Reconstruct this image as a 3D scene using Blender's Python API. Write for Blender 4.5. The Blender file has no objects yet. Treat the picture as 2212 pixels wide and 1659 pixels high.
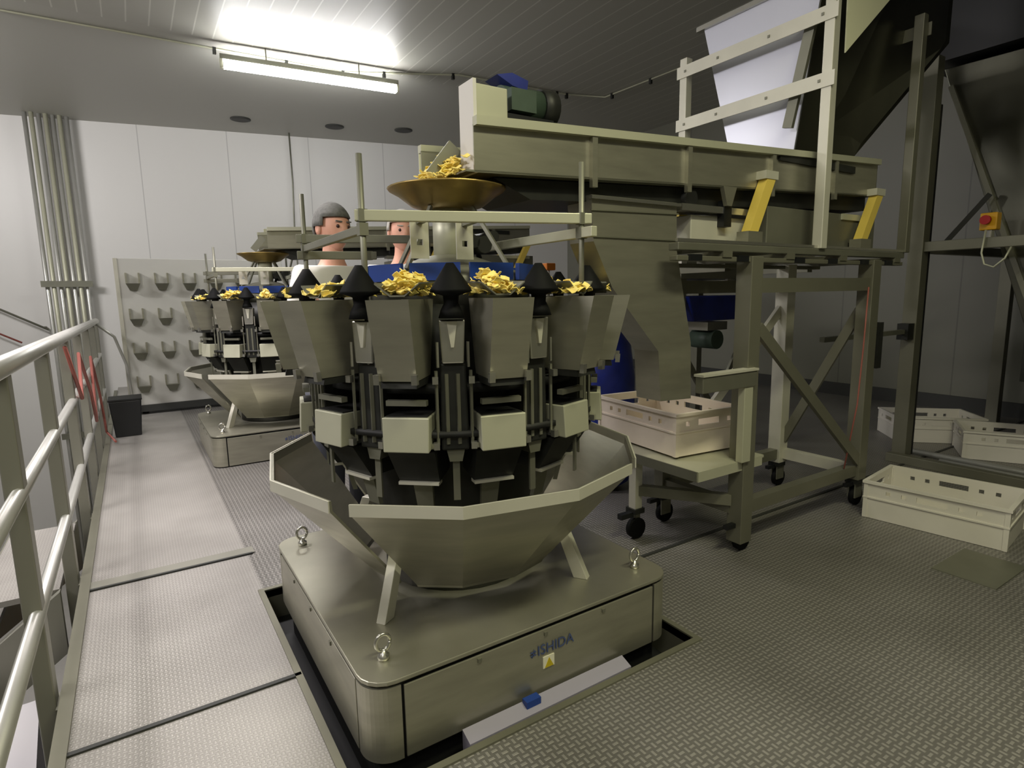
import bpy, bmesh, math, random
from mathutils import Vector, Matrix
random.seed(7)
PI = math.pi
C = bpy.context.scene.collection
sc = bpy.context.scene

# ------------------------------------------------------------------ camera, world, lights, exposure
# the floor plates, the weighers and the frames run along x and y; the camera looks across them
cam_d = bpy.data.cameras.new('camera'); cam = bpy.data.objects.new('camera', cam_d); C.objects.link(cam)
cam_d.sensor_width = 36.0; cam_d.lens = 36.0 * 1262 / 2212; cam_d.clip_start = .02; cam_d.clip_end = 60
YAW, PITCH, ROLL = .572, .152, -.018
fx, fy = math.sin(YAW), math.cos(YAW)
fw = Vector((fx * math.cos(PITCH), fy * math.cos(PITCH), -math.sin(PITCH)))
rt = Vector((fy, -fx, 0)); up = rt.cross(fw)
r2 = rt * math.cos(ROLL) + up * math.sin(ROLL); u2 = up * math.cos(ROLL) - rt * math.sin(ROLL)
m = Matrix((r2, u2, -fw)).transposed().to_4x4(); m.translation = (0, 0, 1.215); cam.matrix_world = m
sc.camera = cam

w = bpy.data.worlds.new('world'); sc.world = w; w.use_nodes = True
w.node_tree.nodes['Background'].inputs[0].default_value = (.80, .82, .70, 1)
w.node_tree.nodes['Background'].inputs[1].default_value = .022

def lamp(name, loc, sx, sy, power, col, aim=None):
    d = bpy.data.lights.new(name, 'AREA'); d.shape = 'RECTANGLE'; d.size = sx; d.size_y = sy; d.energy = power; d.color = col
    o = bpy.data.objects.new(name, d); C.objects.link(o); o.location = loc
    if aim: o.rotation_euler = (Vector(aim) - Vector(loc)).to_track_quat('-Z', 'Y').to_euler()
    return o
lamp('walkway_lamp', (-.3, 3.8, 3.45), 1.6, .3, 70, (1, .93, .94)).data.spread = math.radians(105)
lamp('wall_fill', (-3.2, 6.6, 3.3), 1.6, .4, 105, (1, .96, .96), (.8, 9.4, 1.8))  # added fill out of view, only to brighten the back wall
lamp('stair_lamp', (-2.6, 2.4, 3.0), 1.5, .3, 76, (1, .945, .94), (.6, 2.3, .9))
lamp('near_lamp', (1.35, -.1, 3.3), 1.6, .3, 58, (1, .97, .66)).data.spread = math.radians(160)
lamp('entry_lamp', (-1.5, -.8, 3.2), 1.4, .3, 30, (1, .96, .88), (0, 2, .6))

vs = sc.view_settings; vs.view_transform = 'Standard'; vs.look = 'None'; vs.gamma = 1; vs.exposure = 0.0; vs.use_curve_mapping = False
sc.display_settings.display_device = 'sRGB'

# ------------------------------------------------------------------ materials
def lin(c):
    return tuple(((x / 255) / 12.92 if x / 255 <= .04045 else ((x / 255 + .055) / 1.055) ** 2.4) for x in c)
def mat(name, c, rough=.5, metal=0., emit=0, ecol=None, noise=0., nscale=6, bump=0., bscale=60, stretch=None, spec=.5, alpha=1, trans=0):
    m = bpy.data.materials.new(name); m.use_nodes = True; nt = m.node_tree; b = nt.nodes['Principled BSDF']
    col = lin(c) + (1,)
    b.inputs['Base Color'].default_value = col; b.inputs['Roughness'].default_value = rough; b.inputs['Metallic'].default_value = metal
    b.inputs['Specular IOR Level'].default_value = spec
    if trans: b.inputs['Transmission Weight'].default_value = trans
    if alpha < 1: b.inputs['Alpha'].default_value = alpha
    if emit: b.inputs['Emission Color'].default_value = (ecol or (1, 1, 1)) + (1,); b.inputs['Emission Strength'].default_value = emit
    if noise or bump:
        tc = nt.nodes.new('ShaderNodeTexCoord'); mp = nt.nodes.new('ShaderNodeMapping'); nt.links.new(tc.outputs['Object'], mp.inputs[0])
        if stretch: mp.inputs['Scale'].default_value = stretch
        n = nt.nodes.new('ShaderNodeTexNoise'); n.inputs['Scale'].default_value = nscale; n.inputs['Detail'].default_value = 4
        nt.links.new(mp.outputs[0], n.inputs[0])
        if noise:
            r = nt.nodes.new('ShaderNodeValToRGB'); r.color_ramp.elements[0].position = .3; r.color_ramp.elements[1].position = .7
            r.color_ramp.elements[0].color = tuple(x * (1 - noise) for x in col[:3]) + (1,); r.color_ramp.elements[1].color = tuple(min(1, x * (1 + noise)) for x in col[:3]) + (1,)
            nt.links.new(n.outputs[0], r.inputs[0]); nt.links.new(r.outputs[0], b.inputs['Base Color'])
        if bump:
            n2 = nt.nodes.new('ShaderNodeTexNoise'); n2.inputs['Scale'].default_value = bscale; nt.links.new(mp.outputs[0], n2.inputs[0])
            bp = nt.nodes.new('ShaderNodeBump'); bp.inputs['Strength'].default_value = bump; bp.inputs['Distance'].default_value = .004
            nt.links.new(n2.outputs[0], bp.inputs['Height']); nt.links.new(bp.outputs[0], b.inputs['Normal'])
    return m
STEEL = mat('brushed_steel', (168, 166, 150), .38, .75, noise=.10, nscale=5, stretch=(1, 1, 6))
STEELD = mat('dull_steel', (128, 128, 114), .5, .6, noise=.12, nscale=4)
STEELB = mat('polished_steel', (200, 199, 190), .25, .9)
PAINT = mat('pale_grey_metal', (190, 190, 168), .45, .35, noise=.05, nscale=3)
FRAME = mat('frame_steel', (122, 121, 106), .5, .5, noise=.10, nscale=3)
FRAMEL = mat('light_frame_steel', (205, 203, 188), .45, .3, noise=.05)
DARK = mat('dark_casting', (44, 45, 42), .5, .4, noise=.2, nscale=14)
DARKER = mat('dark_interior', (26, 27, 26), .6, .2)
BLACK = mat('black_rubber', (10, 11, 11), .7, spec=.15)
BLACKP = mat('black_plastic', (20, 22, 24), .4)
BLUE = mat('blue_plastic', (28, 62, 140), .4)
BLUEB = mat('deep_blue_plastic', (22, 38, 120), .4, noise=.3, nscale=9)
WHITEP = mat('white_plastic', (222, 219, 212), .4)
CRATE = mat('crate_plastic', (214, 210, 200), .5, noise=.04, nscale=5)
CRATEW = mat('warm_crate_plastic', (230, 218, 202), .5, noise=.05, nscale=5)
PALELIT = mat('lit_pale_panel', (214, 216, 230), .28, .2)  # pale colour carries the light reflected by the hopper side facing the lamp
CREAM = mat('cream_panel', (226, 226, 196), .45)
YELLOW = mat('yellow_laminate', (222, 196, 92), .5)
SAFEY = mat('safety_yellow', (214, 160, 20), .45)
RED = mat('red_button', (170, 22, 18), .4)
REDH = mat('red_hose', (150, 84, 74), .55)
ORANGE = mat('orange_plastic', (196, 110, 20), .5)
GREEN = mat('motor_green', (62, 78, 66), .5, .1, noise=.15, nscale=12)
ALU = mat('aluminium', (196, 196, 190), .35, .6, noise=.05)
RAILP = mat('railing_post_grey', (142, 141, 130), .45, .4)
CHIP = mat('chip_yellow', (255, 226, 128), .6, noise=.12, nscale=30)
TUBE = mat('lit_tube', (255, 255, 255), .5, emit=60, ecol=(1, .99, .98))
INK = mat('blue_print', (64, 78, 120), .5)
LABELW = mat('sticker_white', (225, 222, 200), .5)
LABELY = mat('sticker_yellow', (190, 170, 20), .5)
LILAC = mat('lilac_plastic_sheet', (150, 146, 162), .45)
DISHREFL = mat('dish_steel_yellow_reflection', (150, 128, 74), .35, .7, noise=.3, nscale=7)  # steel dish with its yellow reflection put into the base colour
CARD = mat('brown_cardboard', (150, 104, 58), .8, noise=.12, nscale=8)
SKIN = mat('skin', (214, 160, 138), .55, noise=.06, nscale=20)
COAT = mat('white_coat', (226, 224, 218), .8)
HAIR = mat('grey_hair', (98, 98, 94), .8, noise=.25, nscale=60)
CAP = mat('grey_cap', (170, 168, 160), .8)
TROUS = mat('dark_trousers', (52, 55, 64), .8)
SHOE = mat('white_shoe', (210, 210, 205), .5)
EYE = mat('eye_dark', (50, 26, 22), .4)
LIP = mat('lip', (176, 104, 92), .5)
WOODO = mat('wood_block', (190, 120, 40), .6)

def N(nt, t, **k):
    n = nt.nodes.new(t)
    for a, b in k.items(): setattr(n, a, b)
    return n
def mth(nt, op, a, b=None, c=None):
    n = N(nt, 'ShaderNodeMath', operation=op)
    for i, x in enumerate((a, b, c)):
        if x is None: continue
        if hasattr(x, 'links'): nt.links.new(x, n.inputs[i])
        else: n.inputs[i].default_value = x
    return n.outputs[0]
def tread_mat(name, S, lo, hi, bs, g=1.):
    m = mat(name, (138, 137, 124), .42, .35); nt = m.node_tree; b = nt.nodes['Principled BSDF']
    tc = N(nt, 'ShaderNodeTexCoord'); sp = N(nt, 'ShaderNodeSeparateXYZ'); nt.links.new(tc.outputs['Object'], sp.inputs[0])
    a = mth(nt, 'DIVIDE', sp.outputs[0], S); bb = mth(nt, 'DIVIDE', sp.outputs[1], S)
    par = mth(nt, 'MODULO', mth(nt, 'ADD', mth(nt, 'ADD', mth(nt, 'FLOOR', a), mth(nt, 'FLOOR', bb)), 2000), 2)
    fxx = mth(nt, 'ABSOLUTE', mth(nt, 'SUBTRACT', mth(nt, 'FRACT', a), .5)); fyy = mth(nt, 'ABSOLUTE', mth(nt, 'SUBTRACT', mth(nt, 'FRACT', bb), .5))
    e1 = mth(nt, 'MAXIMUM', mth(nt, 'DIVIDE', fxx, .46), mth(nt, 'DIVIDE', fyy, .20)); e2 = mth(nt, 'MAXIMUM', mth(nt, 'DIVIDE', fxx, .20), mth(nt, 'DIVIDE', fyy, .46))
    e = mth(nt, 'ADD', mth(nt, 'MULTIPLY', e1, par), mth(nt, 'MULTIPLY', e2, mth(nt, 'SUBTRACT', 1, par)))
    mr = N(nt, 'ShaderNodeMapRange', interpolation_type='SMOOTHSTEP'); nt.links.new(e, mr.inputs[0]); mr.inputs[1].default_value = 1.15; mr.inputs[2].default_value = .75
    no = N(nt, 'ShaderNodeTexNoise'); no.inputs['Scale'].default_value = 1.7; no.inputs['Detail'].default_value = 5; nt.links.new(tc.outputs['Object'], no.inputs[0])
    r = N(nt, 'ShaderNodeValToRGB'); r.color_ramp.elements[0].position = .3; r.color_ramp.elements[1].position = .75
    r.color_ramp.elements[0].color = lin(tuple(g * x for x in (146, 143, 137))) + (1,); r.color_ramp.elements[1].color = lin(tuple(g * x for x in (172, 169, 163))) + (1,); nt.links.new(no.outputs[0], r.inputs[0])
    mx = N(nt, 'ShaderNodeMixRGB', blend_type='MULTIPLY'); mx.inputs[0].default_value = 1; nt.links.new(r.outputs[0], mx.inputs[1])
    sh = N(nt, 'ShaderNodeMapRange'); nt.links.new(mr.outputs[0], sh.inputs[0]); sh.inputs[3].default_value = lo; sh.inputs[4].default_value = hi
    nt.links.new(sh.outputs[0], mx.inputs[2]); nt.links.new(mx.outputs[0], b.inputs['Base Color'])
    bp = N(nt, 'ShaderNodeBump'); bp.inputs['Strength'].default_value = bs; bp.inputs['Distance'].default_value = .0025; nt.links.new(mr.outputs[0], bp.inputs['Height']); nt.links.new(bp.outputs[0], b.inputs['Normal'])
    return m
FLOOR = tread_mat('tread_plate', .0205, .68, 1.28, .5, .84)
FLOORL = tread_mat('fine_tread_plate', .0125, .90, 1.12, .3)
def panel_mat(name, c, axis, pitch, width, dark, rough=.45, light=None):
    m = mat(name, c, rough); nt = m.node_tree; b = nt.nodes['Principled BSDF']
    tc = N(nt, 'ShaderNodeTexCoord'); sp = N(nt, 'ShaderNodeSeparateXYZ'); nt.links.new(tc.outputs['Object'], sp.inputs[0])
    f = mth(nt, 'FRACT', mth(nt, 'ADD', mth(nt, 'DIVIDE', sp.outputs[axis], pitch), 100.3))
    d = mth(nt, 'ABSOLUTE', mth(nt, 'SUBTRACT', f, .5)); s = mth(nt, 'LESS_THAN', d, width / pitch / 2)
    mx = N(nt, 'ShaderNodeMixRGB'); nt.links.new(s, mx.inputs[0]); mx.inputs[1].default_value = lin(c) + (1,); mx.inputs[2].default_value = lin(light or tuple(int(x * dark) for x in c)) + (1,)
    nt.links.new(mx.outputs[0], b.inputs['Base Color'])
    bp = N(nt, 'ShaderNodeBump'); bp.inputs['Strength'].default_value = .5; bp.inputs['Distance'].default_value = .004; nt.links.new(s, bp.inputs['Height']); nt.links.new(bp.outputs[0], b.inputs['Normal'])
    return m
WALL = panel_mat('white_wall_panels', (212, 211, 207), 0, 1.12, .012, .86)
WALLR = panel_mat('grey_wall_panels', (118, 118, 106), 1, 1.12, .012, .86)
RIBS = panel_mat('ribbed_ceiling_panels', (176, 175, 166), 0, .17, .012, 1, light=(204, 203, 194))
CEIL = mat('plain_ceiling_panels', (180, 179, 171), .5)
SKIRT = mat('dark_skirting', (52, 53, 50), .6)
LOWER = mat('lower_floor_concrete', (176, 174, 168), .7, noise=.08, nscale=2)

# ------------------------------------------------------------------ helpers
class MB:
    def __init__(s): s.bm = bmesh.new()
    def hexa(s, p):                                   # 8 points: bottom 0-3, top 4-7
        v = [s.bm.verts.new(x) for x in p]
        for f in ((3, 2, 1, 0), (4, 5, 6, 7), (0, 1, 5, 4), (1, 2, 6, 5), (2, 3, 7, 6), (3, 0, 4, 7)): s.bm.faces.new([v[i] for i in f])
        return s
    def box(s, x0, x1, y0, y1, z0, z1): return s.hexa([(x0, y0, z0), (x1, y0, z0), (x1, y1, z0), (x0, y1, z0), (x0, y0, z1), (x1, y0, z1), (x1, y1, z1), (x0, y1, z1)])
    def bar(s, p, q, w, h=None, upv=(0, 0, 1)):       # rectangular bar between two points
        p, q = Vector(p), Vector(q); h = h or w; d = (q - p).normalized(); a = Vector(upv)
        if abs(d.dot(a)) > .97: a = Vector((0, 1, 0))
        sd = d.cross(a).normalized(); n = sd.cross(d).normalized(); sd *= w / 2; n *= h / 2
        return s.hexa([p - sd - n, p + sd - n, q + sd - n, q - sd - n, p - sd + n, p + sd + n, q + sd + n, q - sd + n])
    def tube(s, pts, r, seg=10, cap=True):
        pts = [Vector(p) for p in pts]; rings = []; prev = None
        for i, p in enumerate(pts):
            d = (pts[min(i + 1, len(pts) - 1)] - pts[max(i - 1, 0)]).normalized()
            a = prev if prev else (Vector((0, 0, 1)) if abs(d.z) < .9 else Vector((1, 0, 0)))
            x = d.cross(a).normalized(); y = x.cross(d).normalized(); prev = y
            rr = r[i] if isinstance(r, (list, tuple)) else r
            rings.append([s.bm.verts.new(p + (x * math.cos(2 * PI * k / seg) + y * math.sin(2 * PI * k / seg)) * rr) for k in range(seg)])
        for a, b in zip(rings, rings[1:]):
            for k in range(seg): s.bm.faces.new((a[k], a[(k + 1) % seg], b[(k + 1) % seg], b[k])).smooth = True
        if cap: s.bm.faces.new(rings[0][::-1]); s.bm.faces.new(rings[-1])
        return s
    def lathe(s, prof, seg=24, c=(0, 0, 0), smooth=True, cap=True):   # profile of (r, z)
        rings = [[s.bm.verts.new((c[0] + r * math.cos(2 * PI * k / seg), c[1] + r * math.sin(2 * PI * k / seg), c[2] + z)) for k in range(seg)] for r, z in prof]
        for a, b in zip(rings, rings[1:]):
            for k in range(seg): s.bm.faces.new((a[k], a[(k + 1) % seg], b[(k + 1) % seg], b[k])).smooth = smooth
        if cap: s.bm.faces.new(rings[0][::-1]); s.bm.faces.new(rings[-1])
        return s
    def prism(s, poly, f):                            # poly: list of 2-D; f(pt, 0|1) -> 3-D
        a = [s.bm.verts.new(f(p, 0)) for p in poly]; b = [s.bm.verts.new(f(p, 1)) for p in poly]; n = len(poly)
        s.bm.faces.new(a[::-1]); s.bm.faces.new(b)
        for i in range(n): s.bm.faces.new((a[i], a[(i + 1) % n], b[(i + 1) % n], b[i]))
        return s
    def xz(s, poly, y0, y1): return s.prism(poly, lambda p, k: (p[0], (y0, y1)[k], p[1]))
    def yz(s, poly, x0, x1): return s.prism(poly, lambda p, k: ((x0, x1)[k], p[0], p[1]))
    def xy(s, poly, z0, z1): return s.prism(poly, lambda p, k: (p[0], p[1], (z0, z1)[k]))
    def slab(s, quad, t):                             # thin sheet with thickness t
        q = [Vector(p) for p in quad]; n = (q[1] - q[0]).cross(q[-1] - q[0]).normalized() * t
        return s.prism(list(range(len(q))), lambda i, k: q[i] + n * (k - .5))
    def move(s, M): s.bm.transform(M); return s
    def build(s, name, m, parent=None, bevel=0, world=False, smooth=False):
        bmesh.ops.recalc_face_normals(s.bm, faces=s.bm.faces)
        if parent is not None and world: s.bm.transform(Matrix.Translation(-root_loc(parent)))
        me = bpy.data.meshes.new(name); s.bm.to_mesh(me); s.bm.free()
        if smooth:
            for p in me.polygons: p.use_smooth = True
        me.materials.append(m); o = bpy.data.objects.new(name, me); C.objects.link(o)
        if parent is not None: o.parent = parent
        if bevel:
            md = o.modifiers.new('bevel', 'BEVEL'); md.width = bevel; md.segments = 2; md.limit_method = 'ANGLE'
        return o
def root_loc(o):
    v = Vector(o.location)
    while o.parent: o = o.parent; v += Vector(o.location)
    return v
def tag(o, label, cat, group=None, kind=None):
    o['label'] = label; o['category'] = cat
    if group: o['group'] = group
    if kind: o['kind'] = kind
    return o
def thing(name, label, cat, loc=(0, 0, 0), rotz=0, group=None):
    o = bpy.data.objects.new(name, None); C.objects.link(o); o.location = loc; o.rotation_euler = (0, 0, rotz); o.empty_display_size = .1
    return tag(o, label, cat, group)
def struct(o): o['kind'] = 'structure'; return o
KIDS = {}
def copy_tree(o, parent=None):
    c = o.copy(); C.objects.link(c)
    if parent is not None: c.parent = parent
    for ch in [x for x in bpy.data.objects if x.parent == o]: copy_tree(ch, c)
    return c
def PW(o):                                            # part builder bound to a thing, points given in world coordinates
    return lambda mb, name, m, bevel=0, par=None: mb.build(name, m, par or o, bevel, world=True)

# ------------------------------------------------------------------ the room
CZ = 3.62
f = MB()
X0, X1, Y0, Y1 = -.262, 6.8, -1.6, 10.1
hx0, hx1, hy0, hy1 = .355, 1.555, 1.262, 2.50          # opening under the near weigher
f.box(hx1, X1, Y0, Y1, -.03, 0); f.box(hx0, hx1, Y0, hy0, -.03, 0); f.box(hx0, hx1, hy1, Y1, -.03, 0)
struct(f.build('floor', FLOOR)); struct(MB().box(X0, hx0, Y0, Y1, -.03, 0).build('floor_walkway', FLOORL))
struct(MB().box(hx0, hx1, hy0, hy1, -.16, -.13).build('floor_recess', DARKER))
struct(MB().box(-6.5, 7, -1.6, 12, -2.75, -2.7).build('floor_lower', LOWER))
def wallseg(name, p, q, z0, z1, m, t=.12):
    # built along local x so that the panel joints follow the wall
    p, q = Vector(p), Vector(q); L = (q - p).length; a = math.atan2((q - p).y, (q - p).x)
    o = MB().box(0, L, 0, t, z0, z1).build(name, m); o.location = (p.x, p.y, 0); o.rotation_euler = (0, 0, a); return struct(o)
wallseg('wall_back', (-6.5, 11.3, 0), (6.95, 8.58, 0), -2.7, CZ, WALL)
struct(MB().box(6.8, 6.95, -1.6, 8.7, -2.7, CZ).build('wall_right', WALLR))
wallseg('wall_left', (-6.4, -1.6, 0), (-6.4, 11.3, 0), -2.7, CZ, WALL)
wallseg('wall_front', (6.95, -1.6, 0), (-6.5, -1.6, 0), -2.7, CZ, WALLR)
struct(MB().box(-6.5, 7, -1.7, 6.42, CZ, CZ + .1).build('ceiling', RIBS))
struct(MB().box(-6.5, 7, 6.42, 11.4, CZ, CZ + .1).build('ceiling_far', CEIL))
struct(MB().box(6.775, 6.798, -1.5, 8.6, 0, .14).build('baseboard_right', SKIRT))
struct(MB().box(-.30, -.262, Y0, 9.6, -.16, .012).build('trim_1', FRAME))
for i, (x0, x1, y, wd) in enumerate(((-.262, .39, 2.975, .075), (-.262, .352, 1.85, .016), (1.57, 6.8, 1.83, .016))):
    struct(MB().box(x0, x1, y - wd / 2, y + wd / 2, 0, .006).build('trim_%d' % (i + 2), RAILP if wd > .05 else SKIRT))
struct(MB().box(-.262, .38, 2.925, 2.938, 0, .008).build('trim_5', SKIRT))
for i, (a, b) in enumerate((((hx0 - .022, hy0 - .022), (hx1 + .022, hy0)), ((hx0 - .022, hy0), (hx0, hy1)), ((hx1, hy0), (hx1 + .022, hy1)), ((hx0 - .022, hy1), (hx1 + .022, hy1 + .022)))):
    struct(MB().box(a[0], b[0], a[1], b[1], -.13, .006).build('trim_%d' % (6 + i), FRAME))
hatch = MB().box(2.82, 3.16, .80, 1.03, .0005, .005).build('floor_hatch', STEELD)
tag(hatch, 'smooth steel cover plate let into the tread floor in front of the white floor crate', 'floor plate')

# ------------------------------------------------------------------ ceiling things
lt = thing('ceiling_lamp', 'lit long fluorescent lamp hanging under the ceiling at the left', 'lamp', (1.79, 6.36, 3.47), -.10)
MB().box(-.86, .86, -.03, .03, -.01, .035).build('housing', STEELD, lt)
MB().tube([(-.83, 0, -.050), (.83, 0, -.050)], .042, 14).build('lit_tube', TUBE, lt)
for x in (-.852, .852): MB().box(x - .012, x + .012, -.035, .035, -.085, -.01).build('end_cap', PAINT, lt)
for x in (-.45, .45): MB().box(x - .006, x + .006, -.006, .006, .035, CZ - 3.47).build('hanger', STEELD, lt)
con = thing('ceiling_conduit', 'thin pale cable run with dark clips crossing the ceiling', 'cable', (-.66, 6.66, CZ))
cp = [(-3.2, 7.1), (-.66, 6.66), (1.0, 6.62), (2.16, 6.60), (3.27, 6.05), (4.7, 5.96), (5.18, 5.80), (5.25, 4.6)]
PW(con)(MB().tube([(x, y, CZ - .012) for x, y in cp], .010, 8), 'cable', PAINT)
for a, b, ts in ((0, 1, (.45, .8, .95)), (1, 2, (.95,)), (2, 3, (.5, 1)), (3, 4, (.35, .95)), (4, 5, (.5, .9, 1)), (6, 7, (.1, .6))):
    for t in ts:
        x = cp[a][0] * (1 - t) + cp[b][0] * t; y = cp[a][1] * (1 - t) + cp[b][1] * t
        PW(con)(MB().box(x - .015, x + .015, y - .015, y + .015, CZ - .06, CZ), 'clip', DARK)
for i, (x, y, t) in enumerate(((1.49, 8.96, 'leftmost of the three dark vents near the back wall'), (2.68, 8.70, 'middle of the three dark vents near the back wall'), (3.60, 8.40, 'rightmost of the three dark vents near the back wall'))):
    v = MB().lathe([(.10, -.018), (.13, -.01), (.13, 0)], 20, (0, 0, 0)).build('ceiling_vent', SKIRT); v.location = (x, y, CZ)
    tag(v, 'small flat ceiling vent, ' + t, 'vent', 'ceiling vents')
hc = MB().tube([(0, 0, 0), (.0, -.02, -.7), (-.03, -.03, -1.5), (0, 0, -2.2), (0, 0, -3.6)], .012, 6).build('hanging_cable', STEELD); hc.location = (2.2, 9.35, CZ)
tag(hc, 'thin grey cable hanging from the ceiling in front of the back wall', 'cable')
pb = thing('pipe_bundle', 'bundle of parallel grey pipes running down the back wall at the left', 'pipes', (-.72, 9.98, -2.7))
for i in range(7):
    x = -.90 + i * .072
    PW(pb)(MB().tube([(x, 9.95 - (i % 2) * .03, -2.7), (x, 9.95 - (i % 2) * .03, CZ)], .026, 8), 'pipe', PAINT if i % 2 else ALU)
for z in (1.46, -.6): PW(pb)(MB().box(-.96, -.40, 9.87, 9.90, z - .04, z + .04), 'clamp', STEELD)

# ------------------------------------------------------------------ multihead weigher
WX, WY = .956, 1.876
def rad(a, r, z, t=0):                                # polar point: t = sideways offset
    return (r * math.cos(a) - t * math.sin(a), r * math.sin(a) + t * math.cos(a), z)
NH = 12; PHI0 = math.radians(-84.2 - 32.77)
def rsq(h, r, n=5):                                   # rounded square outline
    P = []
    for cx, cy, a0 in ((h - r, h - r, 0), (-h + r, h - r, 90), (-h + r, -h + r, 180), (h - r, -h + r, 270)):
        for k in range(n + 1): a = math.radians(a0 + 90 * k / n); P.append((cx + r * math.cos(a), cy + r * math.sin(a)))
    return P
def make_weigher():
    W = thing('multihead_weigher', 'large stainless multihead weigher on a square base in the foreground', 'weighing machine', (WX, WY, 0))
    H = .555
    MB().xy(rsq(H - .03, .06), -.13, .008).build('plinth', DARKER, W)
    MB().xy(rsq(H - .012, .07), .008, .228).build('base_cabinet', DARKER, W)
    for sx, sy in ((-1, -1), (1, -1), (1, 1), (-1, 1)):
        arc = [(H - .08 + .078 * math.cos(math.radians(9 * q)), H - .08 + .078 * math.sin(math.radians(9 * q))) for q in range(11)]
        MB().xy([(sx * x, sy * y) for x, y in [(H - .002, H - .092)] + arc + [(H - .092, H - .002), (H - .092, H - .013), (H - .013, H - .092)]], .008, .220).build('corner_panel', STEEL, W)
    MB().xy(rsq(H, .08), .228, .240).build('base_lid', STEEL, W, .003)
    for s, ax in ((-1, 0), (1, 0), (-1, 1), (1, 1)):
        def pl(mb, d0, d1, a0, a1, z0, z1):
            lo, hi = sorted((s * d0, s * d1))
            return mb.box(a0, a1, lo, hi, z0, z1) if ax else mb.box(lo, hi, a0, a1, z0, z1)
        sp = pl(MB(), H - .008, H - .001, -.455, .455, .008, .216).build('side_panel', STEEL, W, .002)
        for a in (-.23, 0, .23):
            pl(MB(), H - .001, H + .003, a - .006, a + .006, .196, .208).build('fastener', STEELD, sp)
        if s < 0 and ax == 1:
            pl(MB(), H - .001, H + .0015, -.012, .030, .090, .128).build('sticker', LABELW, sp)
            st = MB().xz([(-.006, .092), (.026, .092), (.010, .122)], -H - .003, -H - .0012).build('warning_triangle', LABELY, sp)
            cu = bpy.data.curves.new('maker_name', 'FONT'); cu.body = '\u2260ISHIDA'; cu.size = .045; cu.extrude = .0006; cu.align_x = 'CENTER'
            to = bpy.data.objects.new('maker_name_curve', cu); C.objects.link(to)
            me = bpy.data.meshes.new_from_object(to.evaluated_get(bpy.context.evaluated_depsgraph_get())); bpy.data.objects.remove(to)
            me.materials.clear(); me.materials.append(INK)
            o = bpy.data.objects.new('maker_name', me); C.objects.link(o); o.parent = sp; o.location = (.022, -H - .0015, .140); o.rotation_euler = (PI / 2, 0, 0)
            o['label'] = 'blue printed lettering'
    for sx, sy in ((-1, -1), (1, -1), (1, 1), (-1, 1)):
        e = MB().lathe([(.017, .240), (.017, .252), (.010, .256), (.008, .268)], 12, (sx * .47, sy * .45, 0)).build('eye_bolt', STEELB, W)
        ring = [(sx * .47 + .020 * math.cos(2 * PI * k / 16), sy * .45, .288 + .024 * math.sin(2 * PI * k / 16)) for k in range(17)]
        MB().tube(ring, .0055, 8).build('ring', STEELB, e)
    # collecting chute: four sections of three panels with a slot between them, a strut at each slot
    A0 = math.radians(-145.8)
    for q in range(4):
        s = MB()
        n = 3
        pr = []
        for k in range(n + 1):
            a = A0 + q * PI / 2 + k * PI / 6
            off = (.034 if k == 0 else -.034 if k == n else 0)
            pr.append((a, off))
        out = []
        for r, z in ((.652, .672), (.650, .640), (.350, .298), (.345, .288)):
            out.append([Vector(rad(a, r, z, o_)) for a, o_ in pr])
        inn = []
        for r, z in ((.644, .672), (.641, .642), (.342, .302), (.337, .288)):
            inn.append([Vector(rad(a, r, z, o_)) for a, o_ in pr])
        bm = s.bm
        ov = [[bm.verts.new(p) for p in row] for row in out]; iv = [[bm.verts.new(p) for p in row] for row in inn]
        for i in range(3):
            for k in range(n):
                bm.faces.new((ov[i][k], ov[i][k + 1], ov[i + 1][k + 1], ov[i + 1][k])); bm.faces.new((iv[i][k + 1], iv[i][k], iv[i + 1][k], iv[i + 1][k + 1]))
        for k in range(n):
            bm.faces.new((ov[0][k + 1], ov[0][k], iv[0][k], iv[0][k + 1])); bm.faces.new((ov[3][k], ov[3][k + 1], iv[3][k + 1], iv[3][k]))
        for k in (0, n):
            for i in range(3): bm.faces.new((ov[i][k], ov[i + 1][k], iv[i + 1][k], iv[i][k]))
        cs = s.build('chute_section', STEEL, W)
        rim = MB()
        for k in range(n):
            rim.hexa([rad(pr[k][0], .652, .640, pr[k][1]), rad(pr[k + 1][0], .652, .640, pr[k + 1][1]), rad(pr[k + 1][0], .657, .640, pr[k + 1][1]), rad(pr[k][0], .657, .640, pr[k][1]),
                      rad(pr[k][0], .652, .674, pr[k][1]), rad(pr[k + 1][0], .652, .674, pr[k + 1][1]), rad(pr[k + 1][0], .657, .674, pr[k + 1][1]), rad(pr[k][0], .657, .674, pr[k][1])])
        rim.build('rim_band', FRAMEL, cs)
        a = A0 + q * PI / 2
        MB().hexa([rad(a, .455, .240, -.016), rad(a, .505, .240, -.016), rad(a, .505, .240, .016), rad(a, .455, .240, .016),
                   rad(a, .385, .425, -.016), rad(a, .425, .425, -.016), rad(a, .425, .425, .016), rad(a, .385, .425, .016)]).build('strut', FRAMEL, W, .002)
    MB().lathe([(.27, .241), (.27, .30), (.30, .62), (.30, .80), (.37, .84), (.37, 1.10), (.34, 1.19)], 28).build('center_column', DARK, W)
    MB().lathe([(.325, .80), (.50, .82), (.50, .836), (.33, .84)], 28).build('lower_ring_plate', DARKER, W)
    MB().lathe([(.325, .94), (.46, .94), (.46, .965), (.33, .965)], 28).build('upper_ring_plate', DARKER, W)
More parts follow.
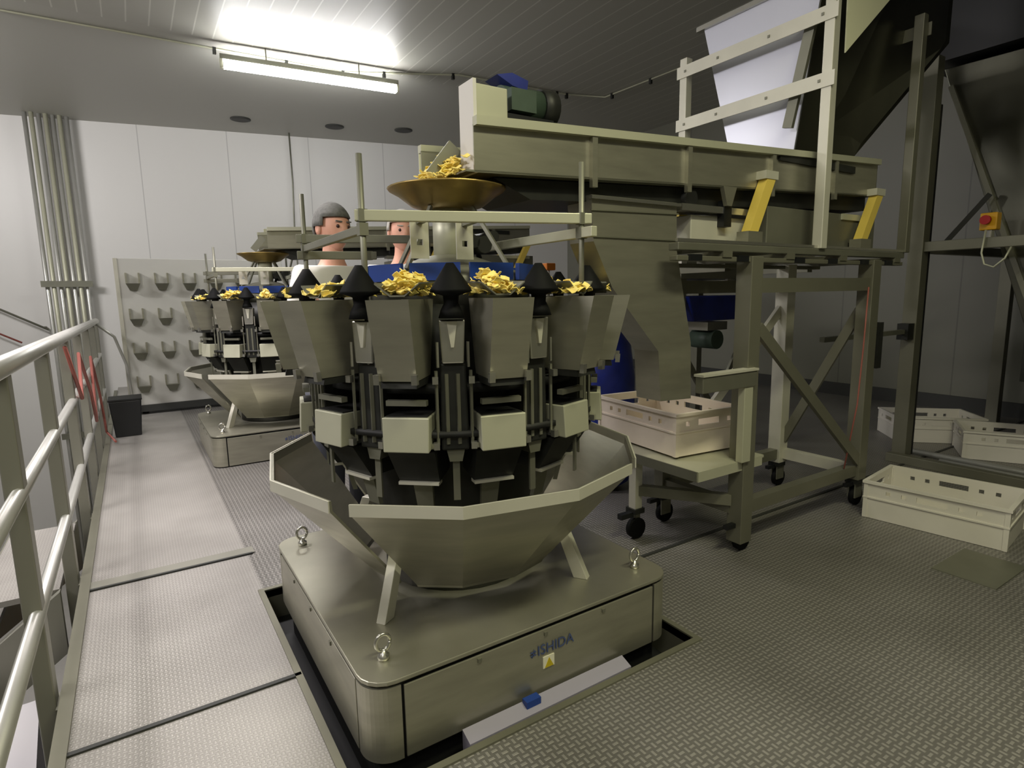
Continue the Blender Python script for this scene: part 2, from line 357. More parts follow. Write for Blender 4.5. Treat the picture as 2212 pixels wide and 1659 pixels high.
    # the heads
    for k in range(NH):
        a = PHI0 + (k + .5) * 2 * PI / NH
        R = lambda r, t, z: rad(a, r, z, t)
        # feed hopper: four thin walls open at the top
        g = MB(); T, B = 1.207, .992
        po = [(.622, -.057, T), (.622, .057, T), (.385, .050, T), (.385, -.050, T)]; pbm = [(.570, -.053, B), (.570, .053, B), (.430, .048, B), (.430, -.048, B)]
        ti = [(.617, -.052, T), (.617, .052, T), (.391, .045, T), (.391, -.045, T)]; bi = [(.565, -.048, B), (.565, .048, B), (.436, .042, B), (.436, -.042, B)]
        vs_ = [[g.bm.verts.new(R(r, t, z)) for r, t, z in row] for row in (po, pbm, ti, bi)]
        for i in range(4):
            j = (i + 1) % 4
            g.bm.faces.new((vs_[0][i], vs_[0][j], vs_[1][j], vs_[1][i])); g.bm.faces.new((vs_[2][j], vs_[2][i], vs_[3][i], vs_[3][j]))
            g.bm.faces.new((vs_[0][j], vs_[0][i], vs_[2][i], vs_[2][j])); g.bm.faces.new((vs_[1][i], vs_[1][j], vs_[3][j], vs_[3][i]))
        fh = g.build('feed_hopper', STEEL, W)
        for t in (-.052, .052):
            MB().hexa([R(.575, t - .008, .985), R(.590, t - .008, .985), R(.590, t + .008, .985), R(.575, t + .008, .985), R(.578, t - .008, 1.012), R(.592, t - .008, 1.012), R(.592, t + .008, 1.012), R(.578, t + .008, 1.012)]).build('latch', STEELB, fh)
        MB().hexa([R(.47, -.05, .972), R(.565, -.05, .972), R(.565, .05, .972), R(.47, .05, .972), R(.45, -.05, .990), R(.560, -.05, .990), R(.560, .05, .990), R(.45, .05, .990)]).build('gate', DARK, fh)
        MB().hexa([R(.495, -.058, .915), R(.515, -.058, .915), R(.515, .058, .915), R(.495, .058, .915), R(.495, -.058, .930), R(.515, -.058, .930), R(.515, .058, .930), R(.495, .058, .930)]).build('guide_bar', STEELD, W)
        wh = MB().hexa([R(.34, -.050, .792), R(.532, -.066, .786), R(.532, .066, .786), R(.34, .050, .792), R(.34, -.05, .880), R(.526, -.068, .884), R(.526, .068, .884), R(.34, .05, .880)]).build('weigh_hopper', PAINT, W, .003)
        MB().hexa([R(.345, -.046, .878), R(.515, -.060, .882), R(.515, .060, .882), R(.345, .046, .878), R(.345, -.046, .884), R(.515, -.060, .8875), R(.515, .060, .8875), R(.345, .046, .884)]).build('mouth_shade_plate', DARKER, wh)  # dark plate on the solid block, stands in for shade inside an open hopper
        for t in (-.070, .070):
            MB().hexa([R(.45, t - .006, .79), R(.50, t - .006, .79), R(.50, t + .006, .79), R(.45, t + .006, .79), R(.45, t - .006, .805), R(.50, t - .006, .805), R(.50, t + .006, .805), R(.45, t + .006, .805)]).build('gate_arm', STEELB, wh)
        bh = MB().hexa([R(.30, -.058, .675), R(.425, -.062, .672), R(.425, .062, .672), R(.30, .058, .675), R(.30, -.062, .782), R(.495, -.070, .780), R(.495, .070, .780), R(.30, .062, .782)]).build('booster_hopper', DARK, W)
        MB().hexa([R(.40, -.062, .662), R(.436, -.062, .662), R(.436, .062, .662), R(.40, .062, .662), R(.40, -.062, .671), R(.436, -.062, .671), R(.436, .062, .671), R(.40, .062, .671)]).build('lip', FRAMEL, bh)
        MB().hexa([R(.36, -.025, .56), R(.375, -.025, .56), R(.375, .025, .56), R(.36, .025, .56), R(.385, -.03, .662), R(.40, -.03, .662), R(.40, .03, .662), R(.385, .03, .662)]).build('deflector', STEELD, bh)
        # vibrating feeder pan
        g = MB()
        for t0, t1, z0, z1 in ((-.062, -.02, 1.255, 1.222), (-.02, .02, 1.222, 1.222), (.02, .062, 1.222, 1.255)):
            g.hexa([R(.27, t0 * .55, z0), R(.545, t0, z0 - .008), R(.545, t1, z1 - .008), R(.27, t1 * .55, z1), R(.27, t0 * .55, z0 + .004), R(.545, t0, z0 - .004), R(.545, t1, z1 - .004), R(.27, t1 * .55, z1 + .004)])
        bmesh.ops.remove_doubles(g.bm, verts=g.bm.verts, dist=.0004)
        g.build('feeder_pan', STEELD, W)
    for k in range(NH):
        a = PHI0 + k * 2 * PI / NH
        R = lambda r, t, z: rad(a, r, z, t)
        def rb(r0, r1, w0, w1, z0, z1, dr=0): return MB().hexa([R(r0, -w0, z0), R(r1, -w0, z0), R(r1, w0, z0), R(r0, w0, z0), R(r0 + dr, -w1, z1), R(r1 + dr, -w1, z1), R(r1 + dr, w1, z1), R(r0 + dr, w1, z1)])
        gd = MB(); c = R(.50, 0, 0)
        gd.lathe([(.036, 1.155), (.030, 1.175), (.020, 1.195), (.022, 1.215), (.058, 1.226), (.056, 1.232), (.034, 1.266), (.010, 1.302)], 10, c).build('divider_cone', BLACK, W)
        br = rb(.455, .500, .030, .036, 1.03, 1.150).build('bracket', STEELB, W, .004)
        rb(.500, .506, .004, .014, 1.075, 1.146).build('clip', FRAMEL, br)
        for t in (-.042, .042): MB().bar(R(.50, t, 1.02), R(.50, t, 1.09), .006).build('pin', STEELB, br)
        du = rb(.39, .485, .040, .036, .78, 1.03).build('drive_unit', DARK, W, .006)
        for t in (-.048, .048): MB().bar(R(.492, t, .80), R(.492, t, 1.01), .007).build('rod', STEELD, du)
        for t, z in ((-.052, .80), (.052, .80), (-.05, .985), (.05, .985)):
            MB().box(-.008, .008, -.008, .008, -.010, .010).move(Matrix.Translation(R(.505, t, z)) @ Matrix.Rotation(a, 4, 'Z')).build('joint', STEELB, du)
        for t in (-.02, .012): MB().bar(R(.488, t, .80), R(.488, t, 1.0), .010, .006).build('cover_strip', STEELD, du)
        rb(.42, .475, .018, .028, .745, .79).build('lower_block', STEELD, du)
        rb(.455, .462, .010, .010, .625, .748).build('tail_plate', STEELD, du)
    # dispersion cone with its blue skirt
    for k in range(10):
        a0 = 2 * PI * (k + .08) / 10; a1 = 2 * PI * (k + .92) / 10
        MB().hexa([rad(a0, .285, 1.262), rad(a0, .30, 1.262), rad(a1, .30, 1.262), rad(a1, .285, 1.262), rad(a0, .285, 1.315), rad(a0, .30, 1.315), rad(a1, .30, 1.315), rad(a1, .285, 1.315)]).build('skirt_pad', BLUE, W)
    MB().lathe([(.28, 1.19), (.28, 1.27), (.27, 1.285), (.10, 1.345), (.03, 1.36)], 28).build('dispersion_cone', STEELD, W)
    # sensor frame on rods
    rods = ((-.398, -.262), (.21, -.468), (-.38, .45), (.222, .25))
    for x, y in rods: MB().tube([(x, y, 1.02), (x, y, 1.60)], .0085, 10).build('frame_rod', STEELD, W)
    def fb(a, b, z, e0=.03, e1=.03, w=.022, h=.030, mm=PAINT):
        a, b = Vector(a + (z,)), Vector(b + (z,)); d = (b - a).normalized()
        bb = MB().bar(a - d * e0, b + d * e1, w, h).build('frame_bar', mm, W, .002)
        for e in (a, b): MB().box(-.0125, .0125, -.0125, .0125, -.017, .017).move(Matrix.Translation(e)).build('clamp', STEELD, bb)
    fb(rods[0], rods[1], 1.437, .02); fb(rods[2], rods[3], 1.437, mm=STEELD)
    fb(rods[2], (-.15, .40), 1.376, mm=STEELD); fb(rods[1], rods[3], 1.395, .06)
    fb(rods[0], rods[2], 1.40, .0, .0, .018, .024, STEELD)
    for x in (-.20, -.045):
        g = MB()
        for x0, x1, z0, z1 in ((-.03, -.010, -.062, .05), (.010, .03, -.062, .05), (-.010, .010, -.062, -.022), (-.010, .010, -.004, .05)):
            g.box(x + x0, x + x1, -.20, -.196, 1.39 + z0, 1.39 + z1)
        bmesh.ops.remove_doubles(g.bm, verts=g.bm.verts, dist=.0003)
        g.build('sensor_plate', FRAMEL, W)
        MB().bar((x, -.198, 1.435), (x, -.335 - (x + .2) * .33, 1.448), .02, .01).build('plate_arm', STEELD, W)
    for dx, z, r in ((.07, 1.40, .022), (.11, 1.39, .030), (.15, 1.42, .02)):
        MB().tube([(dx, -.06, z), (dx, .08, z)], r, 12).build('sensor_head', DARK, W)
    MB().tube([(.07, .02, 1.34), (.10, .03, 1.40), (.09, .03, 1.45), (.13, .04, 1.40), (.15, .05, 1.35)], .010, 8).build('sensor_hose', DARKER, W)
    MB().lathe([(.055, 1.345), (.055, 1.51)], 20).build('infeed_tube', PAINT, W)
    MB().lathe([(.085, 1.508), (.125, 1.520), (.19, 1.570), (.205, 1.577), (.20, 1.571), (.12, 1.527), (.03, 1.518)], 32).build('infeed_dish', DISHREFL, W)
    for k in range(4): MB().bar(rad(k * PI / 2 + .5, .10, 1.51), rad(k * PI / 2 + .5, .24, 1.30), .012).build('dish_stay', STEELD, W)
    # bent cream guard behind the dish
    MB().slab([(.09, .42, 1.685), (.38, .42, 1.70), (.38, .42, 1.835), (.09, .42, 1.82)], .004).build('dish_guard', CREAM, W)
    for x in (.11, .35): MB().bar((x, .415, 1.70), (x * .6, .30, 1.30), .012).build('guard_stay', STEELD, W)
    return W
W1 = make_weigher()
W2 = copy_tree(W1); W2.location = (WX - .005, WY + 3.29, .0)
W2['label'] = 'second stainless multihead weigher standing further back, partly hidden behind the near one'
for o in (W1, W2): o['group'] = 'multihead weighers'
for o in [x for x in bpy.data.objects if x.parent == W2 and x.name.startswith('plinth')]: o.scale = (1, 1, .2)

# ------------------------------------------------------------------ snack chips
def chips(name, label, n, put, org):
    bm = bmesh.new()
    for i in range(n):
        p, s = put(i)
        M = Matrix.Translation(p) @ Matrix.Rotation(random.uniform(0, 6.3), 4, 'Z') @ Matrix.Rotation(random.uniform(-.7, .7), 4, 'X') @ Matrix.Rotation(random.uniform(-.7, .7), 4, 'Y')
        g = [[bm.verts.new(M @ Vector((s * x, s * .8 * y, s * .35 * x * x + sh))) for x in (-1, 0, 1)] for y, sh in ((-1, 0), (0, .12 * s), (1, 0))]
        h = [[bm.verts.new(v.co + M.to_3x3() @ Vector((0, 0, -.0022))) for v in row] for row in g]
        for a in (0, 1):
            for b in (0, 1):
                bm.faces.new((g[a][b], g[a][b + 1], g[a + 1][b + 1], g[a + 1][b])); bm.faces.new((h[a + 1][b], h[a + 1][b + 1], h[a][b + 1], h[a][b]))
        for a, b in (((0, 0), (0, 1)), ((0, 1), (0, 2)), ((0, 2), (1, 2)), ((1, 2), (2, 2)), ((2, 2), (2, 1)), ((2, 1), (2, 0)), ((2, 0), (1, 0)), ((1, 0), (0, 0))):
            bm.faces.new((g[b[0]][b[1]], g[a[0]][a[1]], h[a[0]][a[1]], h[b[0]][b[1]]))
    me = bpy.data.meshes.new(name); bm.to_mesh(me); bm.free(); me.materials.append(CHIP)
    o = bpy.data.objects.new(name, me); C.objects.link(o); o.location = org
    return tag(o, label, 'snacks', None, 'stuff')
def heap(i):
    k = i % NH; a = PHI0 + (k + .5) * 2 * PI / NH; r = random.uniform(.34, .545); t = random.gauss(0, .026); t = max(-.05, min(.05, t))
    top = .036 * max(0, 1 - abs(t) / .06) * (1 if r < .50 else .55) + (.03 if k in (0, 11) else 0) * max(0, 1 - abs(t) / .05)
    return Vector(rad(a, r, 1.222 + random.uniform(-.006, 1) * top, t)), random.uniform(.010, .016)
ck = chips('potato_chips', 'yellow potato chips heaped on the feeder pans of the near weigher', 1500, heap, (WX, WY, 0))
ck2 = ck.copy(); C.objects.link(ck2); ck2.location = (WX - .005, WY + 3.29, 0); ck2['label'] = 'yellow potato chips heaped on the feeder pans of the far weigher'
def dish(i):
    if i < 260:
        q = random.random(); return Vector((-.005 - q * .085 + random.gauss(0, .012), -.03 + random.gauss(0, .055), 1.585 + (1 - q) * .075 * random.random() + .03 * (1 - q))), random.uniform(.010, .016)
    a = random.uniform(0, 6.3); r = random.uniform(0, .14); return Vector((r * math.cos(a), r * math.sin(a), 1.530 + max(0, r - .10) * .8 + random.uniform(0, .03))), random.uniform(.010, .016)
chips('falling_chips', 'yellow potato chips dropping off the conveyor end into the round dish', 420, dish, (WX, WY, 0))

# ------------------------------------------------------------------ things made of bars
def crate(name, label, loc, rotz, m, group='white plastic crates'):
    t = thing(name, label, 'crate', loc, rotz, group)
    L, B, H, T = .6, .4, .2, .010
    MB().box(.012, L - .012, .012, B - .012, 0, .008).build('base', m, t)
    def wall(along, length, fixed0, fixed1, handle):
        holes = [(length / 2 - .065, length / 2 + .065, .135, .165)] if handle else []
        for d in ((.12, .19) if length > .5 else (.13,)):
            for sgn in (-1, 1): holes.append((length / 2 + sgn * d - .011, length / 2 + sgn * d + .011, .138, .160))
        xs = sorted({0., length} | {h[0] for h in holes} | {h[1] for h in holes}); zs = sorted({0., H} | {h[2] for h in holes} | {h[3] for h in holes})
        g = MB()
        for a, b in zip(xs, xs[1:]):
            for c, d in zip(zs, zs[1:]):
                if any(h[0] <= (a + b) / 2 <= h[1] and h[2] <= (c + d) / 2 <= h[3] for h in holes): continue
                if along == 'x': g.box(a, b, fixed0, fixed1, c, d)
                else: g.box(fixed0, fixed1, a, b, c, d)
        bmesh.ops.remove_doubles(g.bm, verts=g.bm.verts, dist=.0002)
        g.build('side_wall', m, t)
    wall('x', L, 0, T, True); wall('x', L, B - T, B, True); wall('y', B, 0, T, True); wall('y', B, L - T, L, True)
    for z0, z1, e, nm in ((.188, .202, .010, 'rim'), (.108, .116, .006, 'rib')):
        g = MB(); o_ = [(-e, -e), (L + e, -e), (L + e, B + e), (-e, B + e)]; i_ = [(T * .8, T * .8), (L - T * .8, T * .8), (L - T * .8, B - T * .8), (T * .8, B - T * .8)] if nm == 'rim' else [(0, 0), (L, 0), (L, B), (0, B)]
        for k in range(4):
            j = (k + 1) % 4
            g.hexa([o_[k] + (z0,), o_[j] + (z0,), i_[j] + (z0,), i_[k] + (z0,), o_[k] + (z1,), o_[j] + (z1,), i_[j] + (z1,), i_[k] + (z1,)])
        g.build(nm, m, t)
    for x, y in ((-.004, -.004), (L - .016, -.004), (L - .016, B - .016), (-.004, B - .016)): MB().box(x, x + .02, y, y + .02, 0, .19).build('corner_post', m, t)
    return t
crate('plastic_crate', 'white plastic crate standing on the tread floor at the right edge', (3.20, 1.505, .002), math.radians(-82.6), CRATE)
crate('plastic_crate', 'warm white plastic crate on the steel shelf under the reject chute', (2.43, 1.74, .462), math.radians(84), CRATEW)
crate('plastic_crate', 'white crate in shadow behind the tall post by the right wall', (5.02, 2.15, .002), math.radians(-46), CRATE)
crate('plastic_crate', 'shaded crate behind the floor rail, cut by the right picture edge', (4.88, 1.66, .002), math.radians(-62), CRATE)

# support frame with casters, shelf and deck
SF = thing('support_frame', 'grey steel machine frame on casters carrying the conveyor, with a side shelf', 'machine frame', (2.80, 1.83, 0))
P = PW(SF)
posts = {'a': (2.30, 1.625), 'b': (3.33, 1.625), 'c': (3.29, 2.075), 'd': (2.27, 2.075)}
for k, (x, y) in posts.items():
    top = 1.36 if k != 'd' else .44
    if k == 'd': P(MB().box(x - .03, x + .03, y - .03, y + .03, .16, .44), 'post', FRAME, .003)
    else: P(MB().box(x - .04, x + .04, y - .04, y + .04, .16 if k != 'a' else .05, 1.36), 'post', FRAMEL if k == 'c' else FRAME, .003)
for k in 'abcd':
    x, y = posts[k]
    cs = P(MB().box(x - .035, x + .035, y - .035, y + .035, .135, .16), 'caster', DARK)
    P(MB().box(x - .025, x + .045, y - .022, y - .014, .05, .14), 'fork', STEELD, 0, cs); P(MB().box(x - .025, x + .045, y + .014, y + .022, .05, .14), 'fork', STEELD, 0, cs)
    P(MB().tube([(x + .02, y - .013, .055), (x + .02, y + .013, .055)], .053, 20), 'wheel', BLACK, 0, cs)
    P(MB().box(x - .10, x - .03, y - .012, y + .012, .125, .145), 'brake_pedal', BLACKP, 0, cs)
P(MB().bar((2.31, 1.625, .215), (3.31, 1.625, .215), .05, .06), 'lower_rail', FRAME); P(MB().bar((2.29, 2.075, .215), (3.27, 2.075, .215), .05, .06), 'lower_rail', FRAME)
P(MB().bar((2.28, 1.65, .215), (2.28, 2.06, .215), .05, .06), 'lower_rail', FRAME); P(MB().bar((3.31, 1.65, .215), (3.31, 2.06, .215), .05, .06), 'lower_rail', FRAMEL)
P(MB().bar((2.30, 1.62, 1.235), (3.33, 1.62, 1.235), .05, .065), 'upper_rail', FRAME); P(MB().bar((2.29, 2.075, 1.235), (3.29, 2.075, 1.235), .05, .065), 'upper_rail', FRAME)
P(MB().bar((2.34, 1.600, 1.05), (3.30, 1.600, .27), .022, .055), 'brace', FRAME); P(MB().bar((2.30, 2.085, .27), (3.26, 2.085, 1.10), .022, .055), 'brace', FRAMEL)
P(MB().bar((3.33, 1.66, 1.10), (3.30, 2.05, .30), .022, .05), 'brace', FRAME)
# shelf, arm and bracket for the reject crate
P(MB().box(1.965, 2.43, 1.60, 2.22, .438, .450), 'shelf_plate', PAINT)
P(MB().box(1.965, 2.41, 1.594, 1.60, .405, .450), 'shelf_lip', PAINT); P(MB().box(1.959, 1.965, 1.60, 2.22, .405, .450), 'shelf_lip', STEELD)
P(MB().box(1.985, 2.03, 1.985, 2.03, .16, .438), 'shelf_leg', FRAMEL)
c5 = P(MB().box(1.975, 2.04, 1.975, 2.04, .135, .16), 'caster', DARK); P(MB().tube([(2.01, 1.99, .055), (2.01, 2.02, .055)], .053, 20), 'wheel', BLACK, 0, c5); P(MB().box(1.90, 1.98, 1.99, 2.02, .12, .145), 'brake_pedal', BLACKP, 0, c5)
P(MB().box(2.00, 2.03, 1.995, 2.02, .05, .14), 'fork', STEELD, 0, c5)
P(MB().bar((2.02, 2.0, .25), (2.27, 1.65, .25), .04, .05), 'lower_rail', FRAME)
P(MB().box(1.94, 2.30, 1.565, 1.605, .795, .865), 'arm', STEELD, .003); P(MB().box(1.935, 2.305, 1.560, 1.61, .865, .875), 'arm_cap', FRAMEL)
P(MB().box(2.225, 2.285, 1.570, 1.605, .45, .795), 'bracket_post', PAINT, .003)
# deck
for y in (1.615, 2.08): P(MB().box(1.80, 3.62, y - .025, y + .025, 1.375, 1.405), 'deck_rail', STEELD, .003); P(MB().box(1.80, 3.62, y - .02, y + .02, 1.335, 1.355), 'deck_rail', FRAME, .003)
for y in (1.60, 2.095): P(MB().box(1.80, 3.60, y - .006, y + .006, 1.407, 1.42), 'slide', STEELB)
for x in (2.10, 2.55, 3.0, 3.55): P(MB().box(x - .03, x + .03, 1.59, 2.1, 1.352, 1.378), 'deck_cross_bar', FRAME)
for x in (1.90, 2.20, 2.62, 2.90, 3.20, 3.45): P(MB().box(x - .035, x + .035, 1.585, 1.60, 1.335, 1.36), 'slide_block', BLACKP)
P(MB().tube([(3.26, 1.59, 1.22), (3.24, 1.585, .9), (3.22, 1.585, .6), (3.16, 1.60, .25)], .004, 6), 'red_air_line', REDH)
P(MB().box(3.385, 3.43, 1.58, 1.65, .78, 1.03), 'control_strip', DARK)

# vibratory conveyor
VC = thing('vibratory_conveyor', 'long grey steel vibratory conveyor tray feeding the near weigher on yellow leaf springs', 'conveyor', (2.2, 1.88, 1.42))
P = PW(VC)
def tz(x): return 1.745 + (x - .955) * .0508           # top line of the tray
def bz(x): return 1.600 + (x - .955) * .0425
xa, xb, ya, yb = .955, 3.44, 1.68, 2.08
for y0, y1 in ((ya, ya + .005), (yb - .005, yb)): P(MB().xz([(xa, bz(xa)), (xb, bz(xb)), (xb, tz(xb)), (xa, tz(xa))], y0, y1), 'side_wall', STEEL)
P(MB().hexa([(xa - .03, ya, bz(xa)), (xb, ya, bz(xb)), (xb, yb, bz(xb)), (xa - .03, yb, bz(xa)), (xa - .03, ya, bz(xa) + .006), (xb, ya, bz(xb) + .006), (xb, yb, bz(xb) + .006), (xa - .03, yb, bz(xa) + .006)]), 'tray_floor', STEELD)
P(MB().hexa([(xa + .25, ya + .05, bz(xa) - .06), (xb, ya + .05, bz(xb) - .07), (xb, yb - .05, bz(xb) - .07), (xa + .25, yb - .05, bz(xa) - .06), (xa + .1, ya + .05, bz(xa)), (xb, ya + .05, bz(xb)), (xb, yb - .05, bz(xb)), (xa + .1, yb - .05, bz(xa))]), 'underframe', DARK)
for y0, y1 in ((ya - .022, ya + .005), (yb - .005, yb + .022)): P(MB().hexa([(xa, y0, tz(xa) - .006), (xb, y0, tz(xb) - .006), (xb, y1, tz(xb) - .006), (xa, y1, tz(xa) - .006), (xa, y0, tz(xa) + .022), (xb, y0, tz(xb) + .022), (xb, y1, tz(xb) + .022), (xa, y1, tz(xa) + .022)]), 'rim_flange', PAINT)
for x in (1.44, 1.94, 2.50, 3.02): P(MB().box(x - .012, x + .012, ya - .018, ya, bz(x) - .03, tz(x) - .006), 'stiffener', STEEL)
P(MB().box(xb, xb + .006, ya, yb, bz(xb), tz(xb)), 'end_wall', STEELD)
P(MB().box(2.55, 3.20, ya - .012, ya - .001, tz(2.9) - .045, tz(2.9) - .012), 'dark_strip', DARK)
for xt, xo in ((2.44, 2.33), (3.40, 3.27)):
    for y in (1.655, 2.105):
        sp = P(MB().bar((xt, y, 1.70), (xo, y, 1.47), .05, .014, (1, 0, 0)) if False else MB().hexa([(xo - .03, y - .022, 1.47), (xo + .03, y - .022, 1.47), (xo + .03, y + .022, 1.47), (xo - .03, y + .022, 1.47), (xt - .03, y - .022, 1.70), (xt + .03, y - .022, 1.70), (xt + .03, y + .022, 1.70), (xt - .03, y + .022, 1.70)]), 'leaf_spring', YELLOW)
        P(MB().box(xt - .045, xt + .045, y - .025, y + .025, 1.70, 1.735), 'spring_clamp', FRAMEL, 0, sp); P(MB().box(xo - .05, xo + .05, y - .03, y + .03, 1.415, 1.47), 'spring_foot', STEEL, 0, sp)
P(MB().box(2.52, 3.50, 1.70, 2.06, 1.425, 1.60), 'counter_mass', STEELD, .004); P(MB().box(3.15, 3.45, 1.69, 1.70, 1.57, 1.60), 'mass_plate', PAINT)
P(MB().box(2.02, 2.40, 1.72, 2.0, 1.425, 1.535), 'drive_box', FRAMEL, .004)
dr = P(MB().box(1.93, 2.42, 1.69, 1.75, 1.545, 1.572), 'drive_bar', STEELB); P(MB().box(2.19, 2.24, 1.685, 1.72, 1.49, 1.60), 'drive_arm', BLACKP, 0, dr)
P(MB().tube([(2.0, 1.70, 1.60), (2.0, 1.85, 1.60)], .035, 14), 'shaft', DARKER)
P(MB().hexa([(2.19, 1.67, 1.575), (2.22, 1.67, 1.575), (2.22, 1.69, 1.575), (2.19, 1.69, 1.575), (2.16, 1.67, 1.655), (2.25, 1.67, 1.655), (2.25, 1.69, 1.655), (2.16, 1.69, 1.655)]), 'wedge_bracket', STEEL)
# gate housing and motor on the discharge end
hs = P(MB().box(.970, 1.09, 1.688, 1.77, 1.64, 1.872), 'gate_housing', PAINT, .004)
P(MB().box(.958, .970, 1.682, 1.775, 1.60, 1.882), 'gate_plate', WHITEP)
mt = P(MB().tube([(1.12, 1.79, 1.86), (1.28, 1.79, 1.866)], .056, 20), 'motor', GREEN)
P(MB().box(1.12, 1.22, 1.71, 1.75, 1.82, 1.89), 'terminal_box', GREEN, 0, mt); P(MB().tube([(1.28, 1.79, 1.866), (1.34, 1.79, 1.868)], .062, 20), 'fan_cover', DARK, 0, mt)
P(MB().box(1.11, 1.30, 1.72, 1.86, 1.775, 1.81), 'motor_foot', BLACKP, 0, mt)
P(MB().xz([(1.09, 1.935), (1.15, 1.950), (1.215, 1.935), (1.21, 1.90), (1.15, 1.91)], 1.75, 1.83), 'motor_guard', BLUEB, 0, mt)
P(MB().bar((.865, 1.80, 1.60), (.945, 1.79, 1.70), .012, .05), 'flap', STEELD)
VC2 = copy_tree(VC); VC2.location = (2.2 - .005, 1.88 + 3.29, 1.42); 
for o in [x for x in bpy.data.objects if x.parent == VC2 and x.name.split('.')[0] in ('gate_housing', 'gate_plate', 'motor')]:
    for ch in [x for x in bpy.data.objects if x.parent == o]: bpy.data.objects.remove(ch)
    bpy.data.objects.remove(o)
VC2['label'] = 'far vibratory conveyor tray feeding the second weigher, seen behind the near machine'
SF2 = copy_tree(SF); SF2.location = (2.80 - .005, 1.83 + 3.29, 0); SF2['label'] = 'far steel machine frame carrying the second conveyor behind the near weigher'
for o in (VC, VC2): o['group'] = 'vibratory conveyors'
for o in (SF, SF2): o['group'] = 'machine frames'

# reject chute
k = 1.05
prof = [(1.385, 1.555), (1.385, 1.544), (1.396, 1.396), (1.485, 1.235), (1.733, .982), (1.751, .780), (1.931, .772), (1.921, 1.007), (1.824, 1.375), (1.817, 1.555)]
prof = [(x * k + .0, 1.215 + (z - 1.215) * k) for x, z in prof]
RC = thing('reject_chute', 'bent sheet steel chute dropping from under the conveyor into the shelf crate', 'chute', (1.7, 1.8, .76))
P = PW(RC)
RC_ = MB().xz(prof, 1.70, 1.84); P(RC_, 'duct', STEEL)
P(MB().xz([(1.45, 1.515), (1.915, 1.525), (1.915, 1.53), (1.45, 1.52)], 1.694, 1.70), 'seam', STEELD); P(MB().xz([(1.452, 1.42), (1.922, 1.42), (1.922, 1.425), (1.452, 1.425)], 1.694, 1.70), 'seam', STEELD)
P(MB().box(1.445, 1.92, 1.685, 1.70, 1.556, 1.568), 'top_flange', STEELB)

# ------------------------------------------------------------------ feed hopper above the tray
DSTEEL = mat('dark_bare_steel', (104, 104, 92), .32, .97, noise=.15, nscale=3)
FH = thing('feed_hopper_stand', 'pale steel frame holding a tapered feed hopper with a pale lit side panel above the conveyor', 'hopper', (2.79, 1.62, 1.405))
P = PW(FH)
for x, y, t in ((2.79, 1.60, 2.62), (2.79, 2.44, 2.52), (3.62, 1.60, 2.62), (3.62, 2.44, 2.62)):
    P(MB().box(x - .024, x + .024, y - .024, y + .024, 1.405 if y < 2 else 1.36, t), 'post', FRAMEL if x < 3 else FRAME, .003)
for x in (2.79, 3.62):
    for z in ((2.16, 2.445) if x < 3 else (2.55,)):
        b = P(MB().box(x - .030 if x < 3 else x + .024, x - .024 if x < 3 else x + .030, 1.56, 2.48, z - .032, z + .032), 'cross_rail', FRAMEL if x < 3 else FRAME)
        if x < 3:
            for y in (1.63, 1.9, 2.2, 2.42): P(MB().box(x - .034, x - .030, y - .006, y + .006, z - .006, z + .006), 'bolt', STEELD, 0, b)
for x in (2.79, 3.59): P(MB().box(x - .025, x + .025, 2.11, 2.47, 1.32, 1.36), 'foot_rail', FRAME)
P(MB().slab([(2.86, 1.80, 1.90), (2.86, 2.16, 1.90), (2.84, 2.36, 2.66), (2.84, 1.68, 2.66)], .006), 'left_panel', PALELIT)
P(MB().slab([(2.865, 1.80, 1.90), (3.42, 1.80, 1.93), (4.10, 1.66, 2.60), (4.10, 1.66, 3.0), (2.845, 1.68, 3.0), (2.845, 1.68, 2.66)], .006), 'front_panel', DSTEEL)
P(MB().slab([(2.865, 2.16, 1.90), (3.42, 2.16, 1.93), (4.10, 2.36, 2.60), (4.10, 2.36, 3.0), (2.845, 2.36, 2.66)], .006), 'rear_panel', STEELD)
P(MB().slab([(3.42, 1.80, 1.93), (3.42, 2.16, 1.93), (4.10, 2.36, 2.60), (4.10, 1.66, 2.60)], .006), 'right_panel', DSTEEL)
P(MB().bar((2.835, 1.66, 2.665), (2.835, 2.40, 2.665), .03, .025), 'top_edge', STEELB)
P(MB().slab([(2.88, 1.585, 2.29), (3.66, 1.585, 2.95), (2.86, 1.585, 2.95)], .006), 'side_guard', CREAM)
P(MB().bar((2.80, 1.70, 2.47), (2.80, 1.80, 2.0), .02, .05), 'stay', STEELD)

# ------------------------------------------------------------------ bulk hopper and its frame at the right
BH = thing('bulk_hopper', 'huge dark steel bulk hopper cut by the right edge of the picture', 'hopper', (5.4, 1.2, 2.62))
P = PW(BH)
P(MB().yz([(1.955, 2.675), (1.36, .92), (.2, .92), (-.35, 2.64)], 4.80, 6.3), 'body', DSTEEL, .004)
P(MB().box(4.70, 6.4, -.45, 2.05, 2.70, 3.30), 'top_casing', BLACKP)
P(MB().box(4.78, 6.35, .2, 1.36, .60, .92), 'outlet', DARK)
P(MB().bar((4.79, 1.90, 2.55), (4.79, 1.3, .95), .03, .03, (1, 0, 0)), 'edge_angle', FRAME)
BF = thing('hopper_frame', 'tall dark steel frame of posts and beams beside the bulk hopper', 'machine frame', (4.55, 1.92, 0))
P = PW(BF)
P(MB().box(4.505, 4.595, 1.87, 1.96, 0, 2.69), 'post', FRAME, .003); P(MB().box(4.60, 4.62, 1.87, 1.90, .03, 2.4), 'dark_strip', DARKER)
